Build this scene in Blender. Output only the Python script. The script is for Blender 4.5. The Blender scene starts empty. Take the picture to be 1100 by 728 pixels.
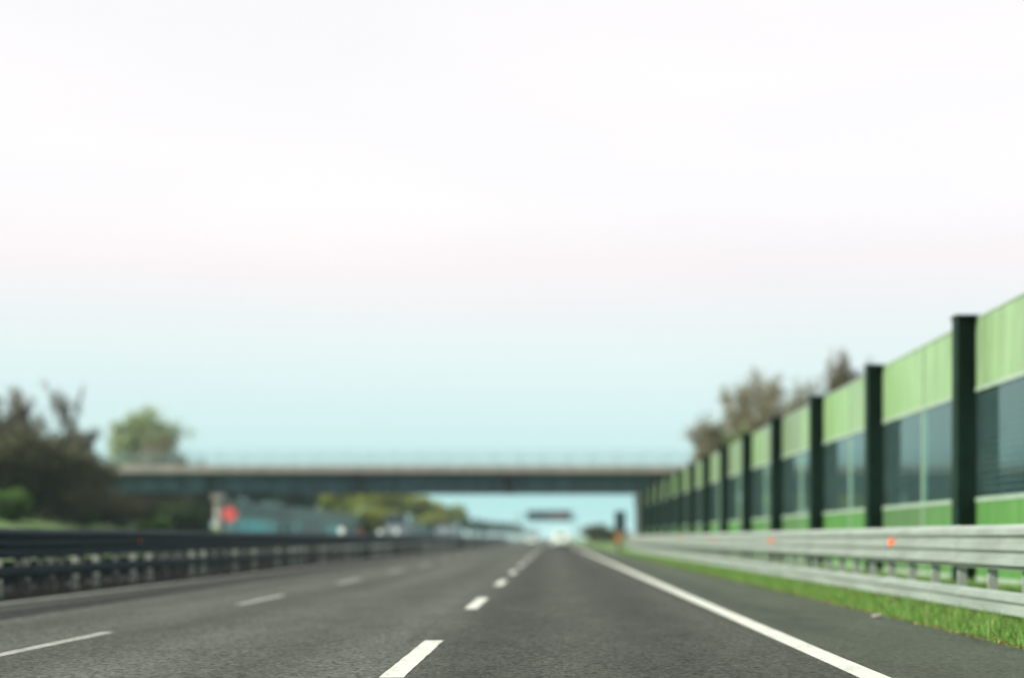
import bpy, bmesh, math, random
import numpy as np
from mathutils import Vector, Matrix

S = bpy.context.scene
COL = S.collection
R = math.radians

# ------------------------------------------------------------------ camera
CAM_H = 1.07
cam_d = bpy.data.cameras.new('camera')
cam = bpy.data.objects.new('camera', cam_d)
COL.objects.link(cam)
cam.location = (0, 0, CAM_H)
cam.rotation_euler = (R(90), 0, 0)
cam_d.sensor_width = 36
cam_d.lens = 57
cam_d.shift_x = -0.040
cam_d.shift_y = 0.194
cam_d.clip_start = 0.1
cam_d.clip_end = 9000
cam_d.dof.use_dof = True
cam_d.dof.focus_distance = 13.2
cam_d.dof.aperture_fstop = 0.56
cam_d.dof.aperture_blades = 0
S.camera = cam

# ------------------------------------------------------------------ sky and sun
SUN_EL, SUN_AZ = 28.0, -110.0          # azimuth from +Y, clockwise
sd = Vector((math.sin(R(SUN_AZ)) * math.cos(R(SUN_EL)),
             math.cos(R(SUN_AZ)) * math.cos(R(SUN_EL)), math.sin(R(SUN_EL))))
W = bpy.data.worlds.new('World')
S.world = W
W.use_nodes = True
nt = W.node_tree
nt.nodes.clear()
out = nt.nodes.new('ShaderNodeOutputWorld')
sky = nt.nodes.new('ShaderNodeTexSky')
sky.sky_type = 'NISHITA'
sky.sun_disc = False
sky.sun_elevation = R(SUN_EL)
sky.sun_rotation = R(SUN_AZ)
sky.air_density = 1.0
sky.dust_density = 2.0
sky.ozone_density = 1.5
bg = nt.nodes.new('ShaderNodeBackground')
bg.inputs[1].default_value = 0.08
nt.links.new(sky.outputs[0], bg.inputs[0])
# a thin bright veil of high cloud: cyan near the horizon, white above
tc = nt.nodes.new('ShaderNodeTexCoord')
sx = nt.nodes.new('ShaderNodeSeparateXYZ')
nt.links.new(tc.outputs['Generated'], sx.inputs[0])
mr = nt.nodes.new('ShaderNodeMapRange')
mr.inputs[1].default_value = 0.0
mr.inputs[2].default_value = 0.2
nt.links.new(sx.outputs[2], mr.inputs[0])
rp = nt.nodes.new('ShaderNodeValToRGB')
els = rp.color_ramp.elements
els[0].position = 0.0
els[0].color = (0.45, 0.80, 0.80, 1)
els[1].position = 1.0
els[1].color = (1.0, 0.97, 0.97, 1)
for p, c in ((0.12, (0.47, 0.81, 0.81, 1)), (0.30, (0.62, 0.85, 0.85, 1)), (0.52, (0.76, 0.895, 0.895, 1)), (0.82, (0.96, 0.90, 0.905, 1))):
    e = els.new(p)
    e.color = c
nt.links.new(mr.outputs[0], rp.inputs[0])
nz = nt.nodes.new('ShaderNodeTexNoise')
nz.inputs['Scale'].default_value = 3.0
nz.inputs['Detail'].default_value = 4
mp = nt.nodes.new('ShaderNodeMapping')
mp.inputs['Scale'].default_value = (1, 1, 5)
nt.links.new(tc.outputs['Generated'], mp.inputs[0])
nt.links.new(mp.outputs[0], nz.inputs[0])
mz = nt.nodes.new('ShaderNodeMapRange')
mz.inputs[1].default_value = 0.3
mz.inputs[2].default_value = 0.7
mz.inputs[3].default_value = 0.88
mz.inputs[4].default_value = 0.96
nt.links.new(nz.outputs[0], mz.inputs[0])
bg2 = nt.nodes.new('ShaderNodeBackground')
bg2.inputs[1].default_value = 0.55
nt.links.new(rp.outputs[0], bg2.inputs[0])
mx = nt.nodes.new('ShaderNodeMixShader')
nt.links.new(mz.outputs[0], mx.inputs[0])
nt.links.new(bg.outputs[0], mx.inputs[1])
nt.links.new(bg2.outputs[0], mx.inputs[2])
nt.links.new(mx.outputs[0], out.inputs[0])

sl = bpy.data.lights.new('sun', 'SUN')
sun = bpy.data.objects.new('sun', sl)
COL.objects.link(sun)
sl.energy = 4.9
sl.angle = R(0.6)
sl.color = (1.0, 0.97, 0.87)
sun.rotation_euler = (-sd).to_track_quat('-Z', 'Y').to_euler()
sun.location = sd * 200

S.view_settings.view_transform = 'Standard'
S.view_settings.look = 'None'
S.view_settings.exposure = 0.95
S.view_settings.gamma = 1.0
S.view_settings.use_curve_mapping = False

# ------------------------------------------------------------------ materials
MATS = {}


def base_mat(name):
    m = bpy.data.materials.new(name)
    m.use_nodes = True
    n = m.node_tree.nodes
    n.clear()
    o = n.new('ShaderNodeOutputMaterial')
    MATS[name] = m
    return m, n, m.node_tree.links, o


def pbr(name, col, rough=0.6, metal=0.0, var=0.15, scale=6.0, stretch=(1, 1, 1), bump=0.0, bscale=40, spec=0.4, col2=None, coat=0.0):
    """Principled with a two-tone noise for wear and an optional bump."""
    m, n, l, o = base_mat(name)
    b = n.new('ShaderNodeBsdfPrincipled')
    b.inputs['Roughness'].default_value = rough
    b.inputs['Metallic'].default_value = metal
    b.inputs['Specular IOR Level'].default_value = spec
    b.inputs['Coat Weight'].default_value = coat
    t = n.new('ShaderNodeTexCoord')
    mp = n.new('ShaderNodeMapping')
    mp.inputs['Scale'].default_value = stretch
    l.new(t.outputs['Object'], mp.inputs[0])
    z = n.new('ShaderNodeTexNoise')
    z.inputs['Scale'].default_value = scale
    z.inputs['Detail'].default_value = 5
    z.inputs['Roughness'].default_value = 0.65
    l.new(mp.outputs[0], z.inputs[0])
    r = n.new('ShaderNodeValToRGB')
    c2 = col2 or tuple(c * (1 - var * 1.6) for c in col)
    r.color_ramp.elements[0].position = 0.3
    r.color_ramp.elements[1].position = 0.72
    r.color_ramp.elements[0].color = (*c2, 1)
    r.color_ramp.elements[1].color = (*[min(1, c * (1 + var * 0.6)) for c in col], 1)
    l.new(z.outputs[0], r.inputs[0])
    l.new(r.outputs[0], b.inputs['Base Color'])
    if bump:
        z2 = n.new('ShaderNodeTexNoise')
        z2.inputs['Scale'].default_value = bscale
        z2.inputs['Detail'].default_value = 3
        l.new(t.outputs['Object'], z2.inputs[0])
        bp = n.new('ShaderNodeBump')
        bp.inputs['Strength'].default_value = bump
        bp.inputs['Distance'].default_value = 0.02
        l.new(z2.outputs[0], bp.inputs['Height'])
        l.new(bp.outputs[0], b.inputs['Normal'])
    l.new(b.outputs[0], o.inputs[0])
    return m


def asphalt(name, ca, cb, grain=1.0, lane=None):
    m, n, l, o = base_mat(name)
    b = n.new('ShaderNodeBsdfPrincipled')
    b.inputs['Roughness'].default_value = 0.82
    b.inputs['Specular IOR Level'].default_value = 0.07
    t = n.new('ShaderNodeTexCoord')

    def noise(scale, det, rough, st=(1, 1, 1)):
        mp = n.new('ShaderNodeMapping')
        mp.inputs['Scale'].default_value = st
        l.new(t.outputs['Object'], mp.inputs[0])
        z = n.new('ShaderNodeTexNoise')
        z.inputs['Scale'].default_value = scale
        z.inputs['Detail'].default_value = det
        z.inputs['Roughness'].default_value = rough
        l.new(mp.outputs[0], z.inputs[0])
        return z.outputs[0]
    # large tonal drift stretched along the road
    big = noise(0.5, 4, 0.6, (1.2, 0.06, 1))
    r = n.new('ShaderNodeValToRGB')
    r.color_ramp.elements[0].position = 0.30
    r.color_ramp.elements[1].position = 0.70
    r.color_ramp.elements[0].color = (*ca, 1)
    r.color_ramp.elements[1].color = (*cb, 1)
    l.new(big, r.inputs[0])
    col = r.outputs[0]
    if lane:
        # the right lane was resurfaced with a darker mix
        sp = n.new('ShaderNodeSeparateXYZ')
        l.new(t.outputs['Object'], sp.inputs[0])
        w = noise(0.7, 3, 0.6, (0.2, 0.3, 1))
        ad = n.new('ShaderNodeMath')
        ad.operation = 'MULTIPLY_ADD'
        ad.inputs[1].default_value = 0.5
        l.new(w, ad.inputs[0])
        l.new(sp.outputs[0], ad.inputs[2])
        mr = n.new('ShaderNodeMapRange')
        mr.interpolation_type = 'SMOOTHSTEP'
        mr.inputs[1].default_value = lane[0]
        mr.inputs[2].default_value = lane[1]
        mr.inputs[3].default_value = 1.0
        mr.inputs[4].default_value = lane[2]
        l.new(ad.outputs[0], mr.inputs[0])
        mu = n.new('ShaderNodeMixRGB')
        mu.blend_type = 'MULTIPLY'
        mu.inputs[0].default_value = 1
        l.new(col, mu.inputs[1])
        l.new(mr.outputs[0], mu.inputs[2])
        col = mu.outputs[0]
    # polished wheel tracks and tar joints running along the road, blotchy oil stains across it
    sp2 = n.new('ShaderNodeSeparateXYZ')
    l.new(t.outputs['Object'], sp2.inputs[0])
    wob = noise(0.8, 3, 0.6, (0.1, 0.12, 1))
    xa = n.new('ShaderNodeMath')
    xa.operation = 'MULTIPLY_ADD'
    xa.inputs[1].default_value = 0.5
    l.new(wob, xa.inputs[0])
    l.new(sp2.outputs[0], xa.inputs[2])
    fr = n.new('ShaderNodeMath')
    fr.operation = 'MULTIPLY'
    fr.inputs[1].default_value = 2 * math.pi / 1.88
    l.new(xa.outputs[0], fr.inputs[0])
    sn = n.new('ShaderNodeMath')
    sn.operation = 'SINE'
    l.new(fr.outputs[0], sn.inputs[0])
    st = noise(1.1, 5, 0.7, (1, 0.25, 1))
    sm = n.new('ShaderNodeMapRange')
    sm.inputs[1].default_value = 0.35
    sm.inputs[2].default_value = 0.68
    sm.inputs[3].default_value = 0.80
    sm.inputs[4].default_value = 1.10
    l.new(st, sm.inputs[0])
    tw = n.new('ShaderNodeMath')
    tw.operation = 'MULTIPLY_ADD'
    tw.inputs[1].default_value = 0.11
    l.new(sn.outputs[0], tw.inputs[0])
    l.new(sm.outputs[0], tw.inputs[2])
    # tar joint
    jd = n.new('ShaderNodeMath')
    jd.operation = 'PINGPONG'
    jd.inputs[1].default_value = 1.86
    jo = n.new('ShaderNodeMath')
    jo.operation = 'ADD'
    jo.inputs[1].default_value = 1.46 + 3.72 * 4
    l.new(sp2.outputs[0], jo.inputs[0])
    jw = n.new('ShaderNodeMath')
    jw.operation = 'MULTIPLY_ADD'
    jw.inputs[1].default_value = 0.05
    l.new(noise(1.5, 3, 0.7, (0.1, 1, 1)), jw.inputs[0])
    l.new(jo.outputs[0], jw.inputs[2])
    l.new(jw.outputs[0], jd.inputs[0])
    jm = n.new('ShaderNodeMapRange')
    jm.inputs[1].default_value = 0.012
    jm.inputs[2].default_value = 0.035
    jm.inputs[3].default_value = 0.84
    jm.inputs[4].default_value = 1.0
    l.new(jd.outputs[0], jm.inputs[0])
    tj = n.new('ShaderNodeMath')
    tj.operation = 'MULTIPLY'
    l.new(tw.outputs[0], tj.inputs[0])
    l.new(jm.outputs[0], tj.inputs[1])
    mt = n.new('ShaderNodeMixRGB')
    mt.blend_type = 'MULTIPLY'
    mt.inputs[0].default_value = 1
    l.new(col, mt.inputs[1])
    l.new(tj.outputs[0], mt.inputs[2])
    col = mt.outputs[0]
    # aggregate
    v = n.new('ShaderNodeTexVoronoi')
    v.inputs['Scale'].default_value = 30
    l.new(t.outputs['Object'], v.inputs[0])
    sv = n.new('ShaderNodeSeparateColor')
    l.new(v.outputs['Color'], sv.inputs[0])
    fine = noise(24, 4, 0.8)
    ad = n.new('ShaderNodeMath')
    ad.operation = 'MULTIPLY_ADD'
    ad.inputs[1].default_value = 0.55
    l.new(sv.outputs[0], ad.inputs[0])
    l.new(fine, ad.inputs[2])
    r2 = n.new('ShaderNodeMapRange')
    r2.inputs[1].default_value = 0.35
    r2.inputs[2].default_value = 1.2
    r2.inputs[3].default_value = max(0.08, 1.0 - 0.42 * grain)
    r2.inputs[4].default_value = 1.0 + 0.75 * grain
    l.new(ad.outputs[0], r2.inputs[0])
    m2 = n.new('ShaderNodeMixRGB')
    m2.blend_type = 'MULTIPLY'
    m2.inputs[0].default_value = 1
    l.new(col, m2.inputs[1])
    l.new(r2.outputs[0], m2.inputs[2])
    # rare pale stones
    v2 = n.new('ShaderNodeTexVoronoi')
    v2.inputs['Scale'].default_value = 7
    l.new(t.outputs['Object'], v2.inputs[0])
    lt = n.new('ShaderNodeMath')
    lt.operation = 'LESS_THAN'
    lt.inputs[1].default_value = 0.05
    l.new(v2.outputs['Distance'], lt.inputs[0])
    m3 = n.new('ShaderNodeMixRGB')
    m3.inputs[2].default_value = (0.2, 0.2, 0.185, 1)
    l.new(lt.outputs[0], m3.inputs[0])
    l.new(m2.outputs[0], m3.inputs[1])
    l.new(m3.outputs[0], b.inputs['Base Color'])
    bp = n.new('ShaderNodeBump')
    bp.inputs['Strength'].default_value = min(1.0, 0.7 * grain)
    bp.inputs['Distance'].default_value = 0.012
    l.new(ad.outputs[0], bp.inputs['Height'])
    l.new(bp.outputs[0], b.inputs['Normal'])
    l.new(b.outputs[0], o.inputs[0])
    return m


def leafmat(name, ca, cb, trans=0.35):
    m, n, l, o = base_mat(name)
    g = n.new('ShaderNodeNewGeometry')
    r = n.new('ShaderNodeValToRGB')
    r.color_ramp.elements[0].color = (*ca, 1)
    r.color_ramp.elements[1].color = (*cb, 1)
    l.new(g.outputs['Random Per Island'], r.inputs[0])
    d = n.new('ShaderNodeBsdfPrincipled')
    d.inputs['Roughness'].default_value = 0.6
    d.inputs['Specular IOR Level'].default_value = 0.25
    t = n.new('ShaderNodeBsdfTranslucent')
    l.new(r.outputs[0], d.inputs['Base Color'])
    l.new(r.outputs[0], t.inputs[0])
    x = n.new('ShaderNodeMixShader')
    x.inputs[0].default_value = trans
    l.new(d.outputs[0], x.inputs[1])
    l.new(t.outputs[0], x.inputs[2])
    l.new(x.outputs[0], o.inputs[0])
    return m


def panelmat(name, col, trans=0.45, clear=0.15, rough=0.25):
    """coloured acrylic sheet: part diffuse, part translucent, a little see-through"""
    m, n, l, o = base_mat(name)
    t0 = n.new('ShaderNodeTexCoord')
    mpp = n.new('ShaderNodeMapping')
    mpp.inputs['Scale'].default_value = (1, 3.5, 0.35)
    oi = n.new('ShaderNodeObjectInfo')
    va = n.new('ShaderNodeVectorMath')
    va.operation = 'ADD'
    l.new(t0.outputs['Object'], va.inputs[0])
    ml = n.new('ShaderNodeMath')
    ml.operation = 'MULTIPLY'
    ml.inputs[1].default_value = 40
    l.new(oi.outputs['Random'], ml.inputs[0])
    l.new(ml.outputs[0], va.inputs[1])
    l.new(va.outputs[0], mpp.inputs[0])
    z = n.new('ShaderNodeTexNoise')
    z.inputs['Scale'].default_value = 1.3
    z.inputs['Detail'].default_value = 6
    z.inputs['Roughness'].default_value = 0.7
    l.new(mpp.outputs[0], z.inputs[0])
    r = n.new('ShaderNodeValToRGB')
    r.color_ramp.elements[0].position = 0.3
    r.color_ramp.elements[1].position = 0.75
    r.color_ramp.elements[0].color = (*[c * 0.66 for c in col], 1)
    r.color_ramp.elements[1].color = (*[min(1, c * 1.08) for c in col], 1)
    l.new(z.outputs[0], r.inputs[0])
    hs = n.new('ShaderNodeHueSaturation')
    vr = n.new('ShaderNodeMapRange')
    vr.inputs[3].default_value = 0.84
    vr.inputs[4].default_value = 1.12
    l.new(oi.outputs['Random'], vr.inputs[0])
    l.new(vr.outputs[0], hs.inputs['Value'])
    l.new(vr.outputs[0], hs.inputs['Saturation'])
    l.new(r.outputs[0], hs.inputs['Color'])
    r = hs
    d = n.new('ShaderNodeBsdfPrincipled')
    d.inputs['Roughness'].default_value = rough
    l.new(r.outputs[0], d.inputs['Base Color'])
    t = n.new('ShaderNodeBsdfTranslucent')
    l.new(r.outputs[0], t.inputs[0])
    x = n.new('ShaderNodeMixShader')
    x.inputs[0].default_value = trans
    l.new(d.outputs[0], x.inputs[1])
    l.new(t.outputs[0], x.inputs[2])
    tr = n.new('ShaderNodeBsdfTransparent')
    l.new(r.outputs[0], tr.inputs[0])
    y = n.new('ShaderNodeMixShader')
    y.inputs[0].default_value = clear
    l.new(x.outputs[0], y.inputs[1])
    l.new(tr.outputs[0], y.inputs[2])
    l.new(y.outputs[0], o.inputs[0])
    return m


def glassmat(name, tint, lines=True):
    """thin clear acrylic with printed horizontal bird lines"""
    m, n, l, o = base_mat(name)
    tr = n.new('ShaderNodeBsdfTransparent')
    tr.inputs[0].default_value = (*tint, 1)
    gl = n.new('ShaderNodeBsdfGlossy')
    gl.inputs['Roughness'].default_value = 0.04
    gl.inputs[0].default_value = (0.85, 0.95, 0.95, 1)
    f = n.new('ShaderNodeFresnel')
    f.inputs[0].default_value = 1.5
    x = n.new('ShaderNodeMixShader')
    l.new(f.outputs[0], x.inputs[0])
    l.new(tr.outputs[0], x.inputs[1])
    l.new(gl.outputs[0], x.inputs[2])
    last = x
    t0 = n.new('ShaderNodeTexCoord')
    # film of dust
    z = n.new('ShaderNodeTexNoise')
    z.inputs['Scale'].default_value = 2.0
    z.inputs['Detail'].default_value = 5
    l.new(t0.outputs['Object'], z.inputs[0])
    mr = n.new('ShaderNodeMapRange')
    mr.inputs[1].default_value = 0.3
    mr.inputs[2].default_value = 0.75
    mr.inputs[3].default_value = 0.02
    mr.inputs[4].default_value = 0.07
    l.new(z.outputs[0], mr.inputs[0])
    fac = mr.outputs[0]
    if lines:
        sp = n.new('ShaderNodeSeparateXYZ')
        l.new(t0.outputs['Object'], sp.inputs[0])
        mo = n.new('ShaderNodeMath')
        mo.operation = 'PINGPONG'
        mo.inputs[1].default_value = 0.06
        l.new(sp.outputs[2], mo.inputs[0])
        lt = n.new('ShaderNodeMath')
        lt.operation = 'LESS_THAN'
        lt.inputs[1].default_value = 0.007
        l.new(mo.outputs[0], lt.inputs[0])
        ma = n.new('ShaderNodeMath')
        ma.operation = 'MULTIPLY_ADD'
        ma.inputs[1].default_value = 0.22
        ma.use_clamp = True
        l.new(lt.outputs[0], ma.inputs[0])
        l.new(fac, ma.inputs[2])
        fac = ma.outputs[0]
    d = n.new('ShaderNodeBsdfDiffuse')
    d.inputs[0].default_value = (0.16, 0.22, 0.21, 1)
    y = n.new('ShaderNodeMixShader')
    l.new(fac, y.inputs[0])
    l.new(x.outputs[0], y.inputs[1])
    l.new(d.outputs[0], y.inputs[2])
    l.new(y.outputs[0], o.inputs[0])
    return m


M = MATS
asphalt('asphalt', (0.042, 0.047, 0.040), (0.055, 0.061, 0.052), 2.3, (-1.6, -0.4, 0.74))
asphalt('asphalt_shoulder', (0.043, 0.053, 0.040), (0.057, 0.068, 0.052), 1.1)
def paintmat(name, col, dirty, wear):
    m, n, l, o = base_mat(name)
    b = n.new('ShaderNodeBsdfPrincipled')
    b.inputs['Roughness'].default_value = 0.7
    b.inputs['Specular IOR Level'].default_value = 0.2
    t = n.new('ShaderNodeTexCoord')

    def noise(scale, det, st=(1, 1, 1)):
        mp = n.new('ShaderNodeMapping')
        mp.inputs['Scale'].default_value = st
        l.new(t.outputs['Object'], mp.inputs[0])
        z = n.new('ShaderNodeTexNoise')
        z.inputs['Scale'].default_value = scale
        z.inputs['Detail'].default_value = det
        z.inputs['Roughness'].default_value = 0.7
        l.new(mp.outputs[0], z.inputs[0])
        return z.outputs[0]
    r = n.new('ShaderNodeValToRGB')
    r.color_ramp.elements[0].position = 0.32
    r.color_ramp.elements[1].position = 0.62
    r.color_ramp.elements[0].color = (*dirty, 1)
    r.color_ramp.elements[1].color = (*col, 1)
    l.new(noise(4, 6, (1, 0.35, 1)), r.inputs[0])
    c = n.new('ShaderNodeMapRange')
    c.inputs[1].default_value = 0.60 - wear
    c.inputs[2].default_value = 0.68 - wear
    l.new(noise(22, 4, (1, 0.5, 1)), c.inputs[0])
    x = n.new('ShaderNodeMixRGB')
    x.inputs[2].default_value = (0.075, 0.082, 0.074, 1)
    l.new(c.outputs[0], x.inputs[0])
    l.new(r.outputs[0], x.inputs[1])
    l.new(x.outputs[0], b.inputs['Base Color'])
    bp = n.new('ShaderNodeBump')
    bp.inputs['Strength'].default_value = 0.4
    bp.inputs['Distance'].default_value = 0.01
    l.new(noise(30, 3), bp.inputs['Height'])
    l.new(bp.outputs[0], b.inputs['Normal'])
    l.new(b.outputs[0], o.inputs[0])


paintmat('road_paint', (0.50, 0.52, 0.465), (0.36, 0.38, 0.335), 0.0)
paintmat('paint_worn_shaded', (0.30, 0.31, 0.28), (0.18, 0.19, 0.17), 0.05)  # duller paint: wear on the dashes, painted-in shade on the left edge line
pbr('soil', (0.10, 0.085, 0.055), 0.95, var=0.3, scale=3, bump=0.6, bscale=18)
pbr('grass_ground', (0.085, 0.17, 0.035), 0.95, var=0.3, scale=1.2, bump=0.6, bscale=25, col2=(0.06, 0.095, 0.03))
pbr('field', (0.10, 0.19, 0.045), 0.95, var=0.3, scale=0.05, bump=0.3, bscale=2, col2=(0.07, 0.11, 0.035))
pbr('median_soil', (0.02, 0.022, 0.018), 0.95, spec=0.05, var=0.3, scale=2, bump=0.6, bscale=18)
pbr('galvanised', (0.245, 0.295, 0.255), 0.45, 0.25, var=0.17, scale=1.6, stretch=(1, 0.5, 2.5), spec=0.5)
pbr('galvanised_post', (0.24, 0.27, 0.235), 0.5, 0.2, var=0.18, scale=5)
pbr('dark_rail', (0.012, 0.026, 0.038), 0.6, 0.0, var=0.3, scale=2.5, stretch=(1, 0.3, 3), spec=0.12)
pbr('dark_post', (0.006, 0.020, 0.012), 0.6, 0.0, spec=0.1, var=0.25, scale=3)
pbr('mullion', (0.22, 0.30, 0.22), 0.5, 0.0, var=0.2, scale=4)
pbr('concrete', (0.22, 0.215, 0.185), 0.85, var=0.2, scale=0.9, stretch=(1, 1, 0.4), bump=0.25, bscale=12)
pbr('concrete_dark', (0.20, 0.20, 0.185), 0.85, var=0.3, scale=0.8, stretch=(1, 1, 0.3), bump=0.25, bscale=12)
pbr('girder', (0.055, 0.130, 0.155), 0.5, 0.0, var=0.3, scale=0.7, stretch=(1, 1, 0.3))
pbr('girder_dark', (0.022, 0.045, 0.052), 0.55, 0.0, var=0.3, scale=0.9)
pbr('rail_teal', (0.22, 0.33, 0.32), 0.5, 0.2, var=0.2, scale=2)
pbr('orange_reflector', (0.85, 0.16, 0.045), 0.25, var=0.05, spec=0.6)
pbr('red_reflector', (0.24, 0.035, 0.035), 0.3, var=0.05)
pbr('white_reflector', (0.62, 0.70, 0.66), 0.35, var=0.03)
pbr('sign_red', (0.58, 0.10, 0.09), 0.35, var=0.05)
pbr('sign_dark', (0.010, 0.026, 0.032), 0.5, var=0.2)
pbr('sign_orange', (0.26, 0.12, 0.03), 0.45, var=0.1)
pbr('bark', (0.070, 0.060, 0.042), 0.9, var=0.3, scale=6, stretch=(1, 1, 0.2), bump=0.5, bscale=20)
pbr('bark_pale', (0.17, 0.135, 0.105), 0.9, var=0.3, scale=6, stretch=(1, 1, 0.2), bump=0.5, bscale=20)
pbr('tyre', (0.012, 0.012, 0.012), 0.85, var=0.2)
pbr('rim', (0.45, 0.46, 0.47), 0.35, 0.7, var=0.1)
pbr('car_white', (0.60, 0.70, 0.61), 0.25, var=0.03, coat=0.6)
pbr('car_grey', (0.13, 0.16, 0.17), 0.28, 0.2, var=0.04, coat=0.6)
pbr('car_dark', (0.035, 0.05, 0.06), 0.3, 0.2, var=0.1, coat=0.6)
pbr('plastic_black', (0.02, 0.02, 0.022), 0.6, var=0.2)
pbr('car_glass', (0.03, 0.045, 0.05), 0.05, var=0.05, spec=0.9)
pbr('lamp_red', (0.55, 0.02, 0.02), 0.2, var=0.05)
pbr('lamp_clear', (0.80, 0.82, 0.82), 0.12, 0.3, var=0.03)
pbr('plate', (0.75, 0.76, 0.74), 0.5, var=0.03)
pbr('led_red', (0.16, 0.06, 0.06), 0.5, var=0.1)
pbr('stone', (0.26, 0.25, 0.22), 0.9, var=0.2)
pbr('weathered_post', (0.075, 0.085, 0.08), 0.7, 0.0, var=0.3, scale=5)
leafmat('leaf_spring', (0.16, 0.20, 0.02), (0.27, 0.30, 0.05), 0.4)
leafmat('leaf_dark', (0.022, 0.050, 0.016), (0.05, 0.10, 0.028), 0.3)
leafmat('leaf_green', (0.05, 0.11, 0.022), (0.10, 0.19, 0.04), 0.4)
leafmat('leaf_brown', (0.045, 0.048, 0.024), (0.090, 0.095, 0.040), 0.3)
leafmat('leaf_olive', (0.13, 0.13, 0.075), (0.22, 0.21, 0.12), 0.3)
leafmat('leaf_pale', (0.20, 0.27, 0.13), (0.33, 0.40, 0.21), 0.4)
leafmat('leaf_teal', (0.03, 0.075, 0.055), (0.06, 0.12, 0.085), 0.3)
leafmat('grass_blade', (0.070, 0.175, 0.028), (0.165, 0.30, 0.065), 0.4)
leafmat('grass_dry', (0.16, 0.15, 0.06), (0.26, 0.23, 0.10), 0.3)
leafmat('dry_leaf', (0.11, 0.07, 0.03), (0.22, 0.17, 0.06), 0.2)
panelmat('acrylic_green', (0.42, 0.60, 0.34), 0.5, 0.14)
panelmat('acrylic_green_low', (0.19, 0.43, 0.14), 0.5, 0.10)
panelmat('panel_teal', (0.085, 0.18, 0.165), 0.2, 0.0, 0.4)
panelmat('pane_blue', (0.22, 0.50, 0.52), 0.4, 0.25)
glassmat('glass', (0.60, 0.82, 0.80))


# ------------------------------------------------------------------ mesh helpers
class MB:
    def __init__(self):
        self.v = []
        self.f = []

    def add(self, vs, fs):
        o = len(self.v)
        self.v += [tuple(p) for p in vs]
        self.f += [tuple(i + o for i in f) for f in fs]
        return self

    def box(self, x0, x1, y0, y1, z0, z1):
        return self.add([(x0, y0, z0), (x1, y0, z0), (x1, y1, z0), (x0, y1, z0), (x0, y0, z1), (x1, y0, z1), (x1, y1, z1), (x0, y1, z1)],
                        [(0, 3, 2, 1), (4, 5, 6, 7), (0, 1, 5, 4), (1, 2, 6, 5), (2, 3, 7, 6), (3, 0, 4, 7)])

    def prism_y(self, prof, y0, y1):
        """closed (x, z) polygon extruded along Y"""
        n = len(prof)
        vs = [(x, y0, z) for x, z in prof] + [(x, y1, z) for x, z in prof]
        fs = [(i, (i + 1) % n, (i + 1) % n + n, i + n) for i in range(n)]
        fs += [tuple(range(n - 1, -1, -1)), tuple(range(n, 2 * n))]
        return self.add(vs, fs)

    def prism_x(self, prof, x0, x1):
        n = len(prof)
        vs = [(x0, y, z) for y, z in prof] + [(x1, y, z) for y, z in prof]
        fs = [((i + 1) % n, i, i + n, (i + 1) % n + n) for i in range(n)]
        fs += [tuple(range(n)), tuple(range(2 * n - 1, n - 1, -1))]
        return self.add(vs, fs)

    def tube(self, a, b, ra, rb=None, n=8, cap=True):
        rb = ra if rb is None else rb
        a, b = Vector(a), Vector(b)
        d = (b - a).normalized()
        u = d.orthogonal().normalized()
        w = d.cross(u)
        vs = []
        for c, r in ((a, ra), (b, rb)):
            for i in range(n):
                t = 2 * math.pi * i / n
                vs.append(c + u * (math.cos(t) * r) + w * (math.sin(t) * r))
        fs = [(i, (i + 1) % n, (i + 1) % n + n, i + n) for i in range(n)]
        if cap:
            fs += [tuple(range(n - 1, -1, -1)), tuple(range(n, 2 * n))]
        return self.add(vs, fs)

    def loft(self, rings, cap=True):
        n = len(rings[0])
        vs = [p for r in rings for p in r]
        fs = []
        for k in range(len(rings) - 1):
            for i in range(n):
                fs.append((k * n + i, k * n + (i + 1) % n, (k + 1) * n + (i + 1) % n, (k + 1) * n + i))
        if cap:
            fs += [tuple(range(n - 1, -1, -1)), tuple(range((len(rings) - 1) * n, len(rings) * n))]
        return self.add(vs, fs)

    def mesh(self, name):
        me = bpy.data.meshes.new(name)
        me.from_pydata(self.v, [], self.f)
        bm = bmesh.new()
        bm.from_mesh(me)
        bmesh.ops.recalc_face_normals(bm, faces=bm.faces)
        bm.to_mesh(me)
        bm.free()
        me.update()
        return me

    def build(self, name, mat, parent=None, smooth=False, bevel=0.0):
        me = self.mesh(name)
        me.materials.append(M[mat])
        return link(name, me, parent, smooth, bevel)


def link(name, me, parent=None, smooth=False, bevel=0.0):
    o = bpy.data.objects.new(name, me)
    COL.objects.link(o)
    if parent is not None:
        o.parent = parent
    if smooth:
        me.polygons.foreach_set('use_smooth', [True] * len(me.polygons))
    if bevel:
        b = o.modifiers.new('bevel', 'BEVEL')
        b.width = bevel
        b.segments = 2
        b.limit_method = 'ANGLE'
    return o


def empty(name, loc=(0, 0, 0), rz=0.0):
    o = bpy.data.objects.new(name, None)
    o.empty_display_size = 0.3
    COL.objects.link(o)
    o.location = loc
    o.rotation_euler = (0, 0, rz)
    return o


def tag(o, label=None, cat=None, group=None, kind=None):
    if label:
        o['label'] = label
    if cat:
        o['category'] = cat
    if group:
        o['group'] = group
    if kind:
        o['kind'] = kind
    return o


def part_copy(src, parent, loc=(0, 0, 0), name=None):
    c = src.copy()
    COL.objects.link(c)
    c.parent = parent
    c.location = loc
    return c


def copy_tree(o, parent=None):
    c = o.copy()
    COL.objects.link(c)
    c.parent = parent
    for ch in list(o.children):
        copy_tree(ch, c)
    return c


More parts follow.
